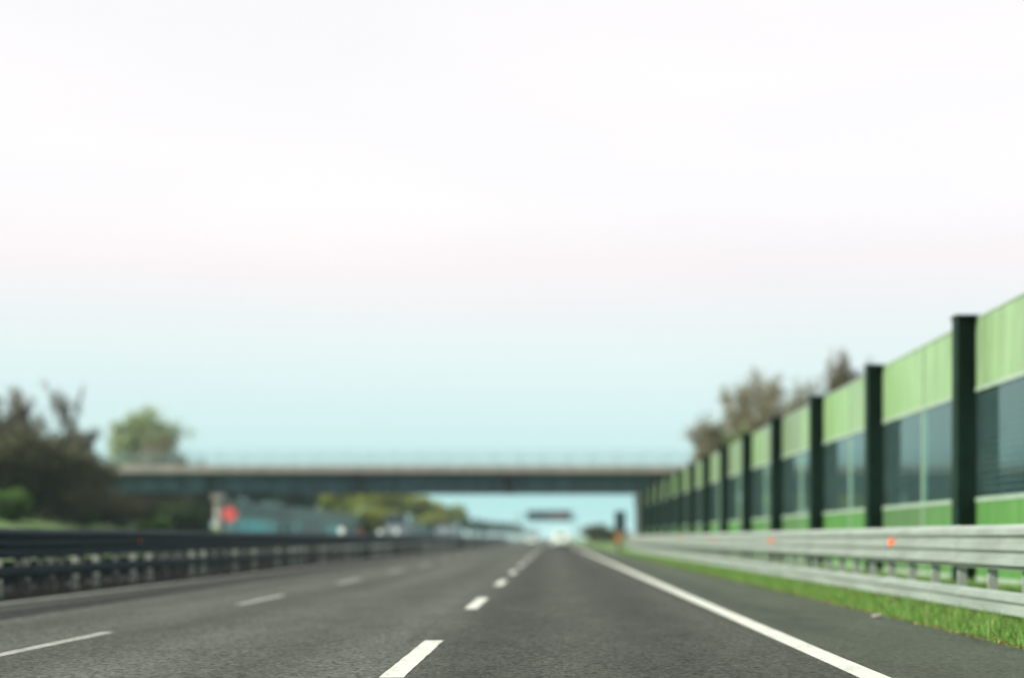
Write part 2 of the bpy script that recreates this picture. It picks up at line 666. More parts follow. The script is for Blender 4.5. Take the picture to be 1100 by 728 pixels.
def sheet_profile(pts, t):
    """open (x, z) polyline -> closed thin polygon of thickness t"""
    pts = [Vector((p[0], p[1])) for p in pts]
    off = []
    for i, p in enumerate(pts):
        a = pts[max(0, i - 1)]
        b = pts[min(len(pts) - 1, i + 1)]
        d = (b - a).normalized()
        off.append(p + Vector((d.y, -d.x)) * t)
    return [(p.x, p.y) for p in pts] + [(p.x, p.y) for p in reversed(off)]


# ------------------------------------------------------------------ setting: ground, roads
FAR = 2400.0


def strip(name, prof, y0, y1, mat, ny=1, wob=0.0, seed=0, kind='structure'):
    """sheet from (x, z) polyline swept along Y"""
    rnd = random.Random(seed)
    vs, fs = [], []
    n = len(prof)
    for k in range(ny + 1):
        t = k / ny
        y = y0 + (y1 - y0) * t ** (1.0 if ny < 3 else 2.0)
        for i, (x, z) in enumerate(prof):
            w = wob if 0 < i < n - 1 else 0
            vs.append((x + rnd.uniform(-w, w), y, z + rnd.uniform(-w, w) * 0.6))
    for k in range(ny):
        for i in range(n - 1):
            a = k * n + i
            fs.append((a, a + 1, a + n + 1, a + n))
    me = bpy.data.meshes.new(name)
    me.from_pydata(vs, [], fs)
    me.materials.append(M[mat])
    o = link(name, me, smooth=ny > 2)
    tag(o, kind=kind)
    return o


g = MB()
g.add([(-3000, -300, -0.10), (3000, -300, -0.10), (3000, 5000, -0.10), (-3000, 5000, -0.10)], [(0, 1, 2, 3)])
ground = tag(g.build('ground', 'field'), kind='structure')

road = strip('road', [(-9.25, 0.0), (2.62, 0.0)], -20, FAR, 'asphalt')
shoulder = strip('hard_shoulder', [(2.62, 0.0), (4.62, -0.015)], -20, FAR, 'asphalt_shoulder')
median = strip('median_strip', [(-11.4, 0.0), (-11.0, 0.03), (-10.3, 0.06), (-9.6, 0.04), (-9.25, 0.0)], -20, FAR, 'median_soil', 60, 0.01, 3)
opposite = strip('opposite_road', [(-26.2, 0.0), (-11.4, 0.0)], -20, FAR, 'asphalt')
verge = strip('grass_verge', [(4.60, -0.02), (4.72, 0.015), (5.0, 0.07), (5.6, 0.13), (6.4, 0.15), (7.3, 0.20), (8.4, 0.22), (14, 0.2), (40, -0.05), (41, -0.3)], -20, 900, 'grass_ground', 160, 0.02, 5)
bank = strip('left_bank', [(-26.2, -0.02), (-27.5, 0.10), (-28.6, 0.5), (-30.5, 1.5), (-33, 2.1), (-45, 2.6), (-90, 3.0), (-160, 1.0), (-161, -0.3)], -20, 1100, 'grass_ground', 160, 0.05, 6)


def dash(parent, x, y0, y1, w, mat, seed=0):
    """one painted bar with slightly worn edges"""
    rnd = random.Random(seed)
    n = 14
    vs, fs = [], []
    for k in range(n + 1):
        y = y0 + (y1 - y0) * k / n
        j = 0.006
        vs.append((x - w / 2 + rnd.uniform(-j, j), y, 0.004))
        vs.append((x + w / 2 + rnd.uniform(-j, j), y, 0.004))
    for k in range(n):
        fs.append((2 * k, 2 * k + 1, 2 * k + 3, 2 * k + 2))
    me = bpy.data.meshes.new('lane_dash')
    me.from_pydata(vs, [], fs)
    me.materials.append(M[mat])
    return link('lane_dash', me, parent)


for k in range(-1, 34):
    dash(road, -1.24, 12.4 + 12 * k, 16.9 + 12 * k, 0.19, 'road_paint', k)
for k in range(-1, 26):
    dash(road, -5.05, 14.0 + 12 * k, 18.4 + 12 * k, 0.15, 'paint_worn_shaded', 100 + k)


def edge_line(parent, x, w, mat, z=0.004, y1=FAR):
    b = MB()
    ys = [-15 + 2.5 * k for k in range(60)] + [150, 200, 400, 900, y1]
    rnd = random.Random(int(abs(x) * 100))
    for k in range(len(ys) - 1):
        pass
    vs, fs = [], []
    for y in ys:
        vs += [(x - w / 2 + rnd.uniform(-.006, .006), y, z), (x + w / 2 + rnd.uniform(-.006, .006), y, z)]
    for k in range(len(ys) - 1):
        fs.append((2 * k, 2 * k + 1, 2 * k + 3, 2 * k + 2))
    b.add(vs, fs)
    return b.build('edge_line', mat, parent)


edge_line(road, 2.46, 0.24, 'road_paint')
edge_line(road, -8.93, 0.22, 'paint_worn_shaded')  # white line; the median barrier's shade is put into its duller colour
edge_line(opposite, -11.75, 0.22, 'road_paint')
edge_line(opposite, -22.9, 0.22, 'road_paint')

# ------------------------------------------------------------------ right guardrail
RX = 5.2
Y_END = 112.5


def wave(n, z0, z1, depth, x):
    """W / triple-wave beam polyline seen end-on, crests towards -x"""
    pts = [(x + depth, z0)]
    h = (z1 - z0) / n
    for k in range(n):
        a = z0 + k * h
        pts += [(x + depth * 0.85, a + h * 0.10), (x, a + h * 0.32), (x, a + h * 0.68), (x + depth * 0.85, a + h * 0.90)]
    pts.append((x + depth, z1))
    return pts


gr = tag(empty('guardrail', (RX, 0, 0.1)), 'galvanised double-beam steel guardrail on the grass verge to the right', 'guardrail')
seg = 4.5
me_up = MB().prism_y(sheet_profile(wave(3, 0.60, 1.13, 0.085, 0), 0.004), 0, seg + 0.25).mesh('upper_beam')
me_up.materials.append(M['galvanised'])
me_lo = MB().prism_y(sheet_profile(wave(2, 0.045, 0.35, 0.085, 0), 0.004), 0, seg + 0.25).mesh('lower_beam')
me_lo.materials.append(M['galvanised'])
pb = MB()
pb.add([], [])
prof = [(0, 0), (0.12, 0), (0.12, 0.05), (0.113, 0.05), (0.113, 0.007), (0.007, 0.007), (0.007, 0.05), (0, 0.05)]
n = len(prof)
pb.add([(0.20 + x, y, -0.35) for x, y in prof] + [(0.20 + x, y, 1.10) for x, y in prof],
       [(i, (i + 1) % n, (i + 1) % n + n, i + n) for i in range(n)] + [tuple(range(n, 2 * n)), tuple(range(n - 1, -1, -1))])
me_post = pb.mesh('post')
me_post.materials.append(M['galvanised_post'])
sp_b = MB().box(0.088, 0.20, 0.0, 0.05, 0.70, 1.02)
me_sp = sp_b.mesh('spacer')
me_sp.materials.append(M['galvanised_post'])
y = 3.0
k = 0
rnd = random.Random(4)
while y < Y_END - 0.1:
    d = 0.003 * (k % 2)
    for me, nm in ((me_up, 'upper_beam'), (me_lo, 'lower_beam')):
        o = link(nm, me, gr)
        o.location = (d + rnd.uniform(-0.004, 0.004), y, rnd.uniform(-0.004, 0.004))
        o.rotation_euler = (rnd.uniform(-0.0012, 0.0012), 0, rnd.uniform(-0.0012, 0.0012))
    y += seg
    k += 1
k = 0
y = 3.6
while y < Y_END:
    o = link('post', me_post, gr)
    o.location = (0, y, rnd.uniform(-0.02, 0.01))
    o = link('spacer', me_sp, gr)
    o.location = (0, y, 0)
    y += 1.5
    k += 1
# orange reflectors in the valley of the beam
rb = MB().prism_y([(-0.012, 0.74), (0.055, 0.74), (0.055, 0.83), (-0.012, 0.83)], -0.07, 0.07)
me_ref = rb.mesh('reflector')
me_ref.materials.append(M['orange_reflector'])
for yy in (11.4, 24.9, 38.6, 52.6, 66.0, 79.5, 93.0, 106.5):
    o = link('reflector', me_ref, gr)
    o.location = (-0.025, yy, 0)
    o.scale = (1, 1.1, 1.15)
# flared end piece
tb = MB()
tb.prism_y(sheet_profile(wave(3, 0.60, 1.13, 0.085, 0), 0.004), 0, 0.02)
tb.box(-0.03, 0.14, 0.02, 0.35, 0.56, 1.16)
tb.box(-0.03, 0.14, 0.02, 0.30, 0.05, 0.36)
o = tb.build('end_terminal', 'galvanised', gr)
o.location = (0, y - 0.2, 0)

# ------------------------------------------------------------------ median guardrail (dark side towards us)
MX = -9.62
mg = tag(empty('median_guardrail', (MX, 0, 0.0)), 'dark steel crash barrier on the median, on the near side', 'guardrail')
mf = tag(empty('median_guardrail', (-11.0, 0, 0.0)), 'second dark crash barrier along the median, behind the nearer one', 'guardrail')
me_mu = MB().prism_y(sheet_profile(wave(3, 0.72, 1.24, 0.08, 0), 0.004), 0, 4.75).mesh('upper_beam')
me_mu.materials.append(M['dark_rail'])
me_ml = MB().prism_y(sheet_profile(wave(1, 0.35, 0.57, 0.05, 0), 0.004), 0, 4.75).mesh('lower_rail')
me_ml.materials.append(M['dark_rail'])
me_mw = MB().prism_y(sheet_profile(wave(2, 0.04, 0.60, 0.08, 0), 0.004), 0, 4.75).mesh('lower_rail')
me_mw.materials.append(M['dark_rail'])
prof = [(0, 0), (0.14, 0), (0.14, 0.06), (0.133, 0.06), (0.133, 0.007), (0.007, 0.007), (0.007, 0.06), (0, 0.06)]
pb = MB()
pb.add([(-0.07 + x, y, -0.3) for x, y in prof] + [(-0.07 + x, y, 1.17) for x, y in prof],
       [(i, (i + 1) % n, (i + 1) % n + n, i + n) for i in range(n)] + [tuple(range(n, 2 * n)), tuple(range(n - 1, -1, -1))])
me_mp = pb.mesh('post')
me_mp.materials.append(M['galvanised_post'])
me_mp2 = me_mp.copy()
me_mp2.materials[0] = M['weathered_post']
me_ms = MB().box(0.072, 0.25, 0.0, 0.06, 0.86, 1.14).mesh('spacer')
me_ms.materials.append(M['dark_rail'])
y = 14.0
k = 0
while y < 330:
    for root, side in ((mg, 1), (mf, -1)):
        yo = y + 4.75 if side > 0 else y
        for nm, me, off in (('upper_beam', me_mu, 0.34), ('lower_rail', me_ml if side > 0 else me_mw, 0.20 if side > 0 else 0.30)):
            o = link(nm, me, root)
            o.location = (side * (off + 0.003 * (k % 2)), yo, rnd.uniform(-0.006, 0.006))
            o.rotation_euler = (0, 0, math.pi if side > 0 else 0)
    y += 4.5
    k += 1
y = 14.6
k = 0
while y < 330:
    o = link('post', me_mp if rnd.random() < 0.55 else me_mp2, mg)
    o.location = (rnd.uniform(-0.012, 0.012), y, rnd.uniform(-0.02, 0.02))
    if y < 150:
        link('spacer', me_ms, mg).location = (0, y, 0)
    if y < 240:
        link('post', me_mp2, mf).location = (rnd.uniform(-0.01, 0.01), y + 0.7, -0.04)
    y += 1.5 if y < 200 else 3.0
    k += 1
# round delineators standing on the beam
for (yy, m_, zz, rr) in ((73.6, 'white_reflector', 1.40, 0.15), (81.0, 'red_reflector', 1.39, 0.10), (90.0, 'white_reflector', 1.40, 0.13), (99.5, 'white_reflector', 1.48, 0.14)):
    b = MB().tube((0, yy, zz), (0, yy + 0.03, zz), rr, n=20)
    b.tube((0, yy + 0.015, 1.15), (0, yy + 0.015, zz - rr * 0.8), 0.02, n=6)
    b.build('delineator', m_, mg)
b = MB().box(0.35, 0.385, 36.2, 36.34, 0.95, 1.05)
b.build('reflector', 'red_reflector', mg)

# ------------------------------------------------------------------ right noise barrier
NX = 7.8
BAY = 8.4
y_first = 13.1
nb = tag(empty('noise_barrier', (NX, 0, 0.15)), 'tall noise barrier of pale green and clear panes between dark posts at the right', 'noise barrier')
TOP = 4.97
ps = MB()
# I-section posts: flange towards the road, web, rear flange, cap and base plate
ps.box(-0.40, -0.35, -0.20, 0.20, -0.35, TOP)
ps.box(-0.35, 0.10, -0.035, 0.035, -0.35, TOP - 0.002)
ps.box(0.10, 0.14, -0.20, 0.20, -0.35, TOP)
ps.box(-0.43, 0.17, -0.23, 0.23, TOP + 0.001, TOP + 0.035)
me_np = ps.mesh('post')
me_np.materials.append(M['dark_post'])
fp = MB().box(-0.52, 0.24, -0.32, 0.32, -0.3, 0.10).mesh('footing')
fp.materials.append(M['concrete_dark'])
half = BAY / 2


def pane_mesh(name, z0, z1, mat, th=0.02):
    me = MB().box(-th / 2, th / 2, 0.05, half - 0.04, z0, z1).mesh(name)
    me.materials.append(M[mat])
    return me


me_top = pane_mesh('green_panel', 3.68, TOP - 0.04, 'acrylic_green')
me_gl = pane_mesh('glass_pane', 1.66, 3.60, 'glass')
me_bot = pane_mesh('lower_panel', 0.22, 1.58, 'acrylic_green_low')
me_mul = MB().box(-0.035, 0.035, -0.03, 0.03, 0.05, TOP - 0.02).mesh('mullion')
me_mul.materials.append(M['mullion'])
rl = MB()
me_rails = []
for z0, z1 in ((0.12, 0.22), (1.58, 1.66), (3.60, 3.68), (TOP - 0.04, TOP + 0.0)):
    me = MB().box(-0.03, 0.03, 0.04, BAY - 0.04, z0 + 0.001, z1 - 0.001).mesh('cross_rail')
    me.materials.append(M['mullion'])
    me_rails.append(me)
NBAYS = 15
for k in range(NBAYS + 1):
    y = y_first + BAY * k
    o = link('post', me_np, nb)
    o.location = (0, y, rnd.uniform(-0.015, 0.015))
    o.rotation_euler = (rnd.uniform(-0.002, 0.002), rnd.uniform(-0.002, 0.002), 0)
    o = link('footing', fp, nb)
    o.location = (0, y, 0)
    if k == NBAYS:
        break
    o = link('mullion', me_mul, nb)
    o.location = (0.0, y + half, 0)
    for me in me_rails:
        o = link('cross_rail', me, nb)
        o.location = (0, y, 0)
    for h_ in (0, 1):
        for me, nm in ((me_top, 'green_panel'), (me_gl, 'glass_pane'), (me_bot, 'lower_panel')):
            o = link(nm, me, nb)
            o.location = (rnd.uniform(-0.004, 0.004), y + half * h_ + 0.0, 0)
            o.rotation_euler = (0, 0, rnd.uniform(-0.0015, 0.0015))

# ------------------------------------------------------------------ overpass
OY0, OY1 = 157.0, 167.0
XL, XR = -47.0, 26.0
ov = tag(empty('overpass', (0, OY0, 0)), 'road overpass with teal girders crossing above the motorway', 'bridge')
b = MB().prism_x([(0.0, 7.35), (0.0, 7.72), (10.0, 7.72), (10.0, 7.35), (8.6, 7.28), (1.4, 7.28)], XL, XR)
b.build('deck_slab', 'concrete', ov)
for yy, nm in ((-0.14, 'parapet'), (9.84, 'parapet')):
    x = XL
    while x < XR - 0.1:
        x1 = min(x + 7.3, XR)
        b = MB().box(x + 0.01, x1 - 0.01, yy, yy + 0.30, 7.40, 8.12)
        b.build(nm, 'concrete', ov)
        x = x1
GJ = [XL, -33.5, -18.9, -4.3, 10.3, XR]
for yy in (1.7, 4.85, 8.0):
    for a, c in zip(GJ[:-1], GJ[1:]):
        b = MB()
        b.box(a + 0.02, c - 0.02, yy, yy + 0.03, 5.57, 7.22)           # web
        b.box(a + 0.02, c - 0.02, yy - 0.22, yy + 0.25, 5.50, 5.569)     # bottom flange
        b.box(a + 0.02, c - 0.02, yy - 0.22, yy + 0.25, 7.221, 7.27)     # top flange
        x = a + 1.2
        while x < c - 0.6:
            b.box(x, x + 0.025, yy - 0.19, yy - 0.001, 5.571, 7.219)
            x += 2.43
        b.build('girder', 'girder', ov)
    for c in GJ[1:-1]:
        b = MB().box(c - 0.55, c + 0.55, yy - 0.26, yy - 0.221, 5.46, 7.25)
        b.build('splice_plate', 'girder_dark', ov)
# railing on the near and the far parapet
for yy in (0.0, 10.0):
    x = XL + 0.5
    while x < XR:
        MB().box(x - 0.03, x + 0.03, yy - 0.03, yy + 0.03, 8.121, 9.5).build('railing_post', 'rail_teal', ov)
        x += 2.4
    for z in (8.5, 8.85, 9.2, 9.5):
        b = MB().tube((XL, yy, z + 0.002), (XR, yy, z + 0.002), 0.022, n=6)
        b.build('railing_bar', 'rail_teal', ov)
# piers
for px in (-32.6, 8.9):
    p_ = empty('pier', (px, 0, 0))
    p_.parent = ov
    for yy in (1.8, 4.95, 8.1):
        b = MB().tube((0, yy, -0.5), (0, yy, 4.74), 0.52, n=20)
        b.build('column', 'concrete', p_, smooth=False)
    b = MB().prism_x([(0.7, 4.75), (0.7, 5.30), (9.2, 5.30), (9.2, 4.75), (8.6, 4.55), (1.3, 4.55)], -0.6, 0.6)
    b.build('pier_cap', 'concrete', p_)
    for yy in (1.7, 4.85, 8.0):
        MB().box(-0.3, 0.3, yy - 0.25, yy + 0.28, 5.301, 5.46).build('bearing', 'girder_dark', p_)
# abutments
for x0, x1 in ((XL - 4, XL + 1.0), (XR - 1.0, XR + 4)):
    b = MB().box(x0, x1, 0.4, 9.6, -0.5, 5.45)
    b.box(x0, (x1 if x0 > 0 else x1 - 1.2), 0.35, 9.65, 5.451, 7.7)
    b.build('abutment', 'concrete_dark', ov)


def embank(name, x0, x1, h0, h1):
    """approach embankment of the overpass: a long earth ramp"""
    vs, fs = [], []
    n = 24
    rr = random.Random(int(abs(x0)))
    for k in range(n + 1):
        t = k / n
        x = x0 + (x1 - x0) * t
        h = h0 + (h1 - h0) * t
        for (yy, zz) in ((OY0 - 0.5 - h * 1.5, -0.3), (OY0 - 0.5 - h * 0.75, h * 0.5), (OY0 - 0.2, h), (OY1 + 0.2, h), (OY1 + 0.5 + h * 1.5, -0.3)):
            vs.append((x, yy + rr.uniform(-.15, .15), zz + rr.uniform(-.08, .08)))
    for k in range(n):
        for i in range(4):
            a = k * 5 + i
            fs.append((a, a + 1, a + 6, a + 5))
    b = MB().add(vs, fs)
    return tag(b.build(name, 'grass_ground', smooth=True), kind='structure')


embank('left_embankment', XL - 0.6, -260, 7.6, 1.0)
embank('right_embankment', XR + 0.6, 240, 7.6, 1.0)

# ------------------------------------------------------------------ far-left noise barrier
LX = -27.2
lb_ = tag(empty('noise_barrier', (LX, 0, 0)), 'teal noise barrier across the opposite carriageway, beyond the left bridge pier', 'noise barrier')
me_lp = MB().box(-0.1, 0.1, -0.09, 0.09, -0.2, 4.35).mesh('post')
me_lp.materials.append(M['girder_dark'])
me_lu = MB().box(-0.05, 0.05, 0.1, 4.9, 2.75, 4.3).mesh('panel')
me_lu.materials.append(M['panel_teal'])
me_ll = MB().box(-0.05, 0.05, 0.1, 4.9, 0.0, 1.5).mesh('panel')
me_ll.materials.append(M['panel_teal'])
me_lg = MB().box(-0.015, 0.015, 0.12, 2.44, 1.52, 2.73).mesh('pane')
me_lg.materials.append(M['pane_blue'])
me_lg2 = MB().box(-0.04, 0.04, 0.1, 4.9, 1.501, 2.749).mesh('panel')
me_lg2.materials.append(M['panel_teal'])
y = 134.0
k = 0
while y < 480:
    link('post', me_lp, lb_).location = (0, y, 0)
    link('panel', me_lu, lb_).location = (0, y, 0)
    link('panel', me_ll, lb_).location = (0, y, 0)
    if y < 172 or 190 < y < 205:
        for q in (0, 2.42):
            link('pane', me_lg, lb_).location = (0, y + q, 0)
    else:
        link('panel', me_lg2, lb_).location = (0, y, 0)
    y += 5.0
    k += 1

# ------------------------------------------------------------------ round red sign by the left pier
sg = tag(empty('road_sign', (-26.6, 133.5, 0)), 'round plain red sign on a post in front of the left bridge pier', 'sign')
MB().tube((0, 0, 3.05), (0, 0.03, 3.05), 0.62, n=32).build('sign_face', 'sign_red', sg)
MB().tube((0, 0.04, 3.05), (0, 0.06, 3.05), 0.60, n=32).build('sign_back', 'galvanised_post', sg)
MB().tube((0, 0.10, 0.0), (0, 0.10, 3.6), 0.045, n=10).build('post', 'galvanised_post', sg)
MB().box(-0.2, 0.2, 0.06, 0.1, 2.8, 2.86).box(-0.2, 0.2, 0.06, 0.1, 3.24, 3.3).build('bracket', 'galvanised_post', sg)

# ------------------------------------------------------------------ dark sign and orange call box on the right verge
sg = tag(empty('road_sign', (4.85, 117.0, 0.05)), 'upright dark rectangular sign on a post where the right guardrail ends', 'sign')
MB().box(-0.40, 0.40, 0, 0.03, 1.55, 2.95).build('sign_panel', 'sign_dark', sg, bevel=0.01)
MB().tube((-0.22, 0.08, -0.1), (-0.22, 0.08, 2.9), 0.04, n=10).build('post', 'galvanised_post', sg)
MB().tube((0.22, 0.08, -0.1), (0.22, 0.08, 2.9), 0.04, n=10).build('post', 'galvanised_post', sg)
cb = tag(empty('call_box', (4.72, 116.2, 0.05)), 'orange roadside call box in front of the dark sign', 'call box')
MB().box(-0.25, 0.25, -0.18, 0.18, 0.62, 1.45).build('housing', 'sign_orange', cb, bevel=0.03)
MB().box(-0.17, 0.17, -0.195, -0.181, 0.78, 1.3).build('door', 'sign_orange', cb, bevel=0.005)
MB().box(-0.29, 0.29, -0.22, 0.22, 1.455, 1.50).build('roof', 'plastic_black', cb)
MB().box(-0.10, 0.10, -0.08, 0.08, 0.08, 0.619).build('pedestal', 'plastic_black', cb)
MB().box(-0.36, 0.36, -0.3, 0.3, -0.12, 0.08).build('plinth', 'concrete_dark', cb)

# ------------------------------------------------------------------ sign gantry far ahead
ga = tag(empty('sign_gantry', (0, 455, 0)), 'dark overhead message sign on a gantry far down the road', 'gantry')
for x in (-9.9, 6.2):
    b = MB().box(x - 0.2, x + 0.2, -0.2, 0.2, -0.2, 7.9)
    b.build('leg', 'rail_teal', ga)
b = MB().box(-9.7, 6.0, -0.15, 0.15, 7.5, 7.75).box(-9.7, 6.0, -0.15, 0.15, 6.2, 6.4)
for k in range(8):
    x = -9.6 + k * 1.95
    b.tube((x, 0, 6.3), (x + 0.97, 0, 7.6), 0.06, n=6).tube((x + 0.97, 0, 7.6), (x + 1.95, 0, 6.3), 0.06, n=6)
b.build('truss', 'rail_teal', ga)
MB().box(-7.3, 5.2, -0.75, -0.25, 5.8, 8.7).build('message_panel', 'sign_dark', ga, bevel=0.05)
MB().box(-1.5, 3.6, -0.77, -0.751, 6.7, 7.5).build('lettering_band', 'led_red', ga)

# ------------------------------------------------------------------ vehicles


def ring(y, z0, z1, w, r=0.28, n=5, taper=0.0):
    """rounded-rectangle cross-section at y"""
    pts = []
    h = (z1 - z0) / 2
    zc = (z0 + z1) / 2
    rr = min(r, h * 0.95)
    for cx, cz, a0 in ((w - rr, h - rr, 0), (-(w - rr), h - rr, 90), (-(w - rr), -(h - rr), 180), (w - rr, -(h - rr), 270)):
        for i in range(n):
            a = R(a0 + 90 * i / (n - 1))
            px = cx + rr * math.cos(a)
            pz = cz + rr * math.sin(a)
            px *= 1 - taper * (pz + h) / (2 * h)
            pts.append((px, y, zc + pz))
    return pts


def wheel(parent, x, y, r, w):
    t = MB().tube((-w / 2, 0, 0), (w / 2, 0, 0), r, n=24).build('wheel', 'tyre', parent, bevel=0.02)
    t.location = (x, y, r)
    s = 1 if x > 0 else -1
    MB().tube((s * (w / 2 + 0.003), 0, 0), (s * (w / 2 + 0.02), 0, 0), r * 0.62, n=16).build('rim', 'rim', t)
    return t


def car(label, paint, loc, rz=0.0, L=4.25, Wd=1.78, H=1.50, cat='car', name='car', win=0.12):
    c = tag(empty(name, loc, rz), label, cat, None)
    w = Wd / 2
    h = L / 2
    rings = [ring(-h, 0.42, 0.80, w * 0.84, 0.12), ring(-h + 0.08, 0.28, 0.92, w * 0.95, 0.16), ring(-h + 0.5, 0.20, 0.96, w, 0.18),
             ring(0, 0.18, 0.96, w, 0.18), ring(h - 1.2, 0.20, 0.92, w, 0.18), ring(h - 0.35, 0.24, 0.80, w * 0.96, 0.2), ring(h, 0.36, 0.64, w * 0.80, 0.12)]
    MB().loft(rings).build('body', paint, c, smooth=True)
    g0, g1 = 0.90, H
    gy = [(-h + 0.22, g0, w * 0.90), (-h + 0.60, g1 - 0.03, w * 0.74), (0.35, g1, w * 0.76), (h - 1.25, g0, w * 0.90)]
    # greenhouse as a loft of horizontal rings
    lo = [(-w * 0.92, gy[0][0]), (w * 0.92, gy[0][0]), (w * 0.92, gy[3][0]), (-w * 0.92, gy[3][0])]
    hi = [(-w * 0.72, gy[1][0]), (w * 0.72, gy[1][0]), (w * 0.72, gy[2][0]), (-w * 0.72, gy[2][0])]
    roofr = [(x * 0.9, y_ * 0.9) for x, y_ in hi]
    MB().loft([[(x, y_, g0) for x, y_ in lo], [(x, y_, g1 - 0.07) for x, y_ in hi], [(x, y_, g1) for x, y_ in roofr]]).build('cabin', paint, c, bevel=0.05)

    def pane(name, a, b_, c_, d_, mat='car_glass', inset=0.12, out_=0.012):
        P = [Vector(p) for p in (a, b_, c_, d_)]
        ctr = sum(P, Vector()) / 4
        nrm = (P[1] - P[0]).cross(P[3] - P[0]).normalized()
        if nrm.dot(ctr - Vector((0, 0, 1.1))) < 0:
            nrm = -nrm
        Q = [p.lerp(ctr, inset) + nrm * out_ for p in P]
        Q2 = [q - nrm * 0.02 for q in Q]
        return MB().loft([Q2, Q]).build(name, mat, c)
    L3 = [(x, y_, g0) for x, y_ in lo]
    H3 = [(x, y_, g1 - 0.07) for x, y_ in hi]
    pane('rear_window', L3[0], L3[1], H3[1], H3[0], inset=win)
    pane('windscreen', L3[2], L3[3], H3[3], H3[2])
    for i, j in ((1, 2), (3, 0)):
        a, b_, c_, d_ = [Vector(p) for p in (L3[i], L3[j], H3[j], H3[i])]
        m0, m1 = a.lerp(b_, 0.5), d_.lerp(c_, 0.5)
        pane('side_window', a, m0, m1, d_)
        pane('side_window', m0, b_, c_, m1)
    for s in (-1, 1):
        MB().box(s * w * 0.80 - 0.12, s * w * 0.80 + 0.12, -h - 0.015, -h + 0.12, 0.66, 0.86).build('tail_light', 'lamp_red', c, bevel=0.02)
        MB().box(s * w * 0.68 - 0.16, s * w * 0.68 + 0.16, h - 0.20, h - 0.02, 0.56, 0.70).build('headlight', 'lamp_clear', c, bevel=0.02)
        MB().box(s * (w + 0.09) - 0.08, s * (w + 0.09) + 0.08, h - 1.5, h - 1.38, 0.92, 1.05).build('mirror', paint, c, bevel=0.02)
        wheel(c, s * (w - 0.10), -h + 0.82, 0.32, 0.20)
        wheel(c, s * (w - 0.10), h - 0.85, 0.32, 0.20)
    MB().box(-w * 0.8, w * 0.8, -h - 0.03, -h + 0.1, 0.27, 0.44).build('bumper', 'plastic_black', c, bevel=0.03)
    MB().box(-0.26, 0.26, -h - 0.035, -h - 0.005, 0.52, 0.63).build('number_plate', 'plate', c)
    return c


car('white car driving ahead in the right lane', 'car_white', (0.85, 180, 0), L=4.6, Wd=1.95, H=1.85, win=0.42)
car('smaller pale car far ahead in the middle lane', 'car_white', (-3.2, 262, 0))


def truck(label, loc, cabm, boxm, H):
    c = tag(empty('truck', loc, math.pi), label, 'truck')
    MB().loft([ring(1.9, 0.55, 2.5, 1.05, 0.2), ring(3.1, 0.55, 2.45, 1.05, 0.2), ring(3.7, 0.6, 1.7, 1.02, 0.2)]).build('cab', cabm, c, smooth=False)
    MB().loft([[(-0.88, 3.13, 2.30), (0.88, 3.13, 2.30), (0.90, 3.62, 1.62), (-0.90, 3.62, 1.62)], [(-0.88, 3.17, 2.34), (0.88, 3.17, 2.34), (0.90, 3.67, 1.65), (-0.90, 3.67, 1.65)]]).build('windscreen', 'car_glass', c)
    MB().box(-1.15, 1.15, -3.6, 1.75, 0.95, H).build('cargo_box', boxm, c, bevel=0.04)
    MB().box(-0.9, 0.9, -3.5, 3.2, 0.6, 0.94).build('chassis', 'plastic_black', c)
    for s in (-1, 1):
        wheel(c, s * 0.92, 2.6, 0.42, 0.26)
        wheel(c, s * 0.92, -2.2, 0.42, 0.26)
        MB().box(s * 0.78 - 0.14, s * 0.78 + 0.14, 3.62, 3.74, 0.85, 1.05).build('headlight', 'lamp_clear', c, bevel=0.02)
        MB().box(s * 1.18 - 0.07, s * 1.18 + 0.07, 3.0, 3.1, 1.6, 2.1).build('mirror', 'plastic_black', c, bevel=0.02)
    return c


truck('oncoming pale truck with a grey cargo box behind the median barrier', (-13.4, 204, 0), 'car_grey', 'car_dark', 2.95)
truck('farther oncoming truck with tall dark cargo box, left of the other truck', (-17.1, 178, 0), 'car_grey', 'car_dark', 3.7)

# ------------------------------------------------------------------ vegetation


def leaf_mesh(name, pts, size, mat, seed, aspect=0.6):
    rng = np.random.default_rng(seed)
    P = np.asarray(pts, dtype=np.float64)
    n = len(P)
    a = rng.normal(size=(n, 3))
    a /= np.linalg.norm(a, axis=1)[:, None]
    b = rng.normal(size=(n, 3))
    b -= (a * b).sum(1)[:, None] * a
    b /= np.linalg.norm(b, axis=1)[:, None]
    s = size * rng.uniform(0.6, 1.35, n)[:, None]
    c = np.cross(a, b)
    v = np.stack([P - a * s * 0.5, P + b * s * aspect * 0.5 + c * s * 0.08, P + a * s * 0.5, P - b * s * aspect * 0.5 + c * s * 0.08], axis=1).reshape(-1, 3)
    me = bpy.data.meshes.new(name)
    me.vertices.add(4 * n)
    me.vertices.foreach_set('co', v.ravel())
    me.loops.add(4 * n)
    me.loops.foreach_set('vertex_index', np.arange(4 * n, dtype=np.int32))
    me.polygons.add(n)
    me.polygons.foreach_set('loop_start', np.arange(0, 4 * n, 4, dtype=np.int32))
    me.update(calc_edges=True)
    me.validate()
    me.materials.append(M[mat])
    return me


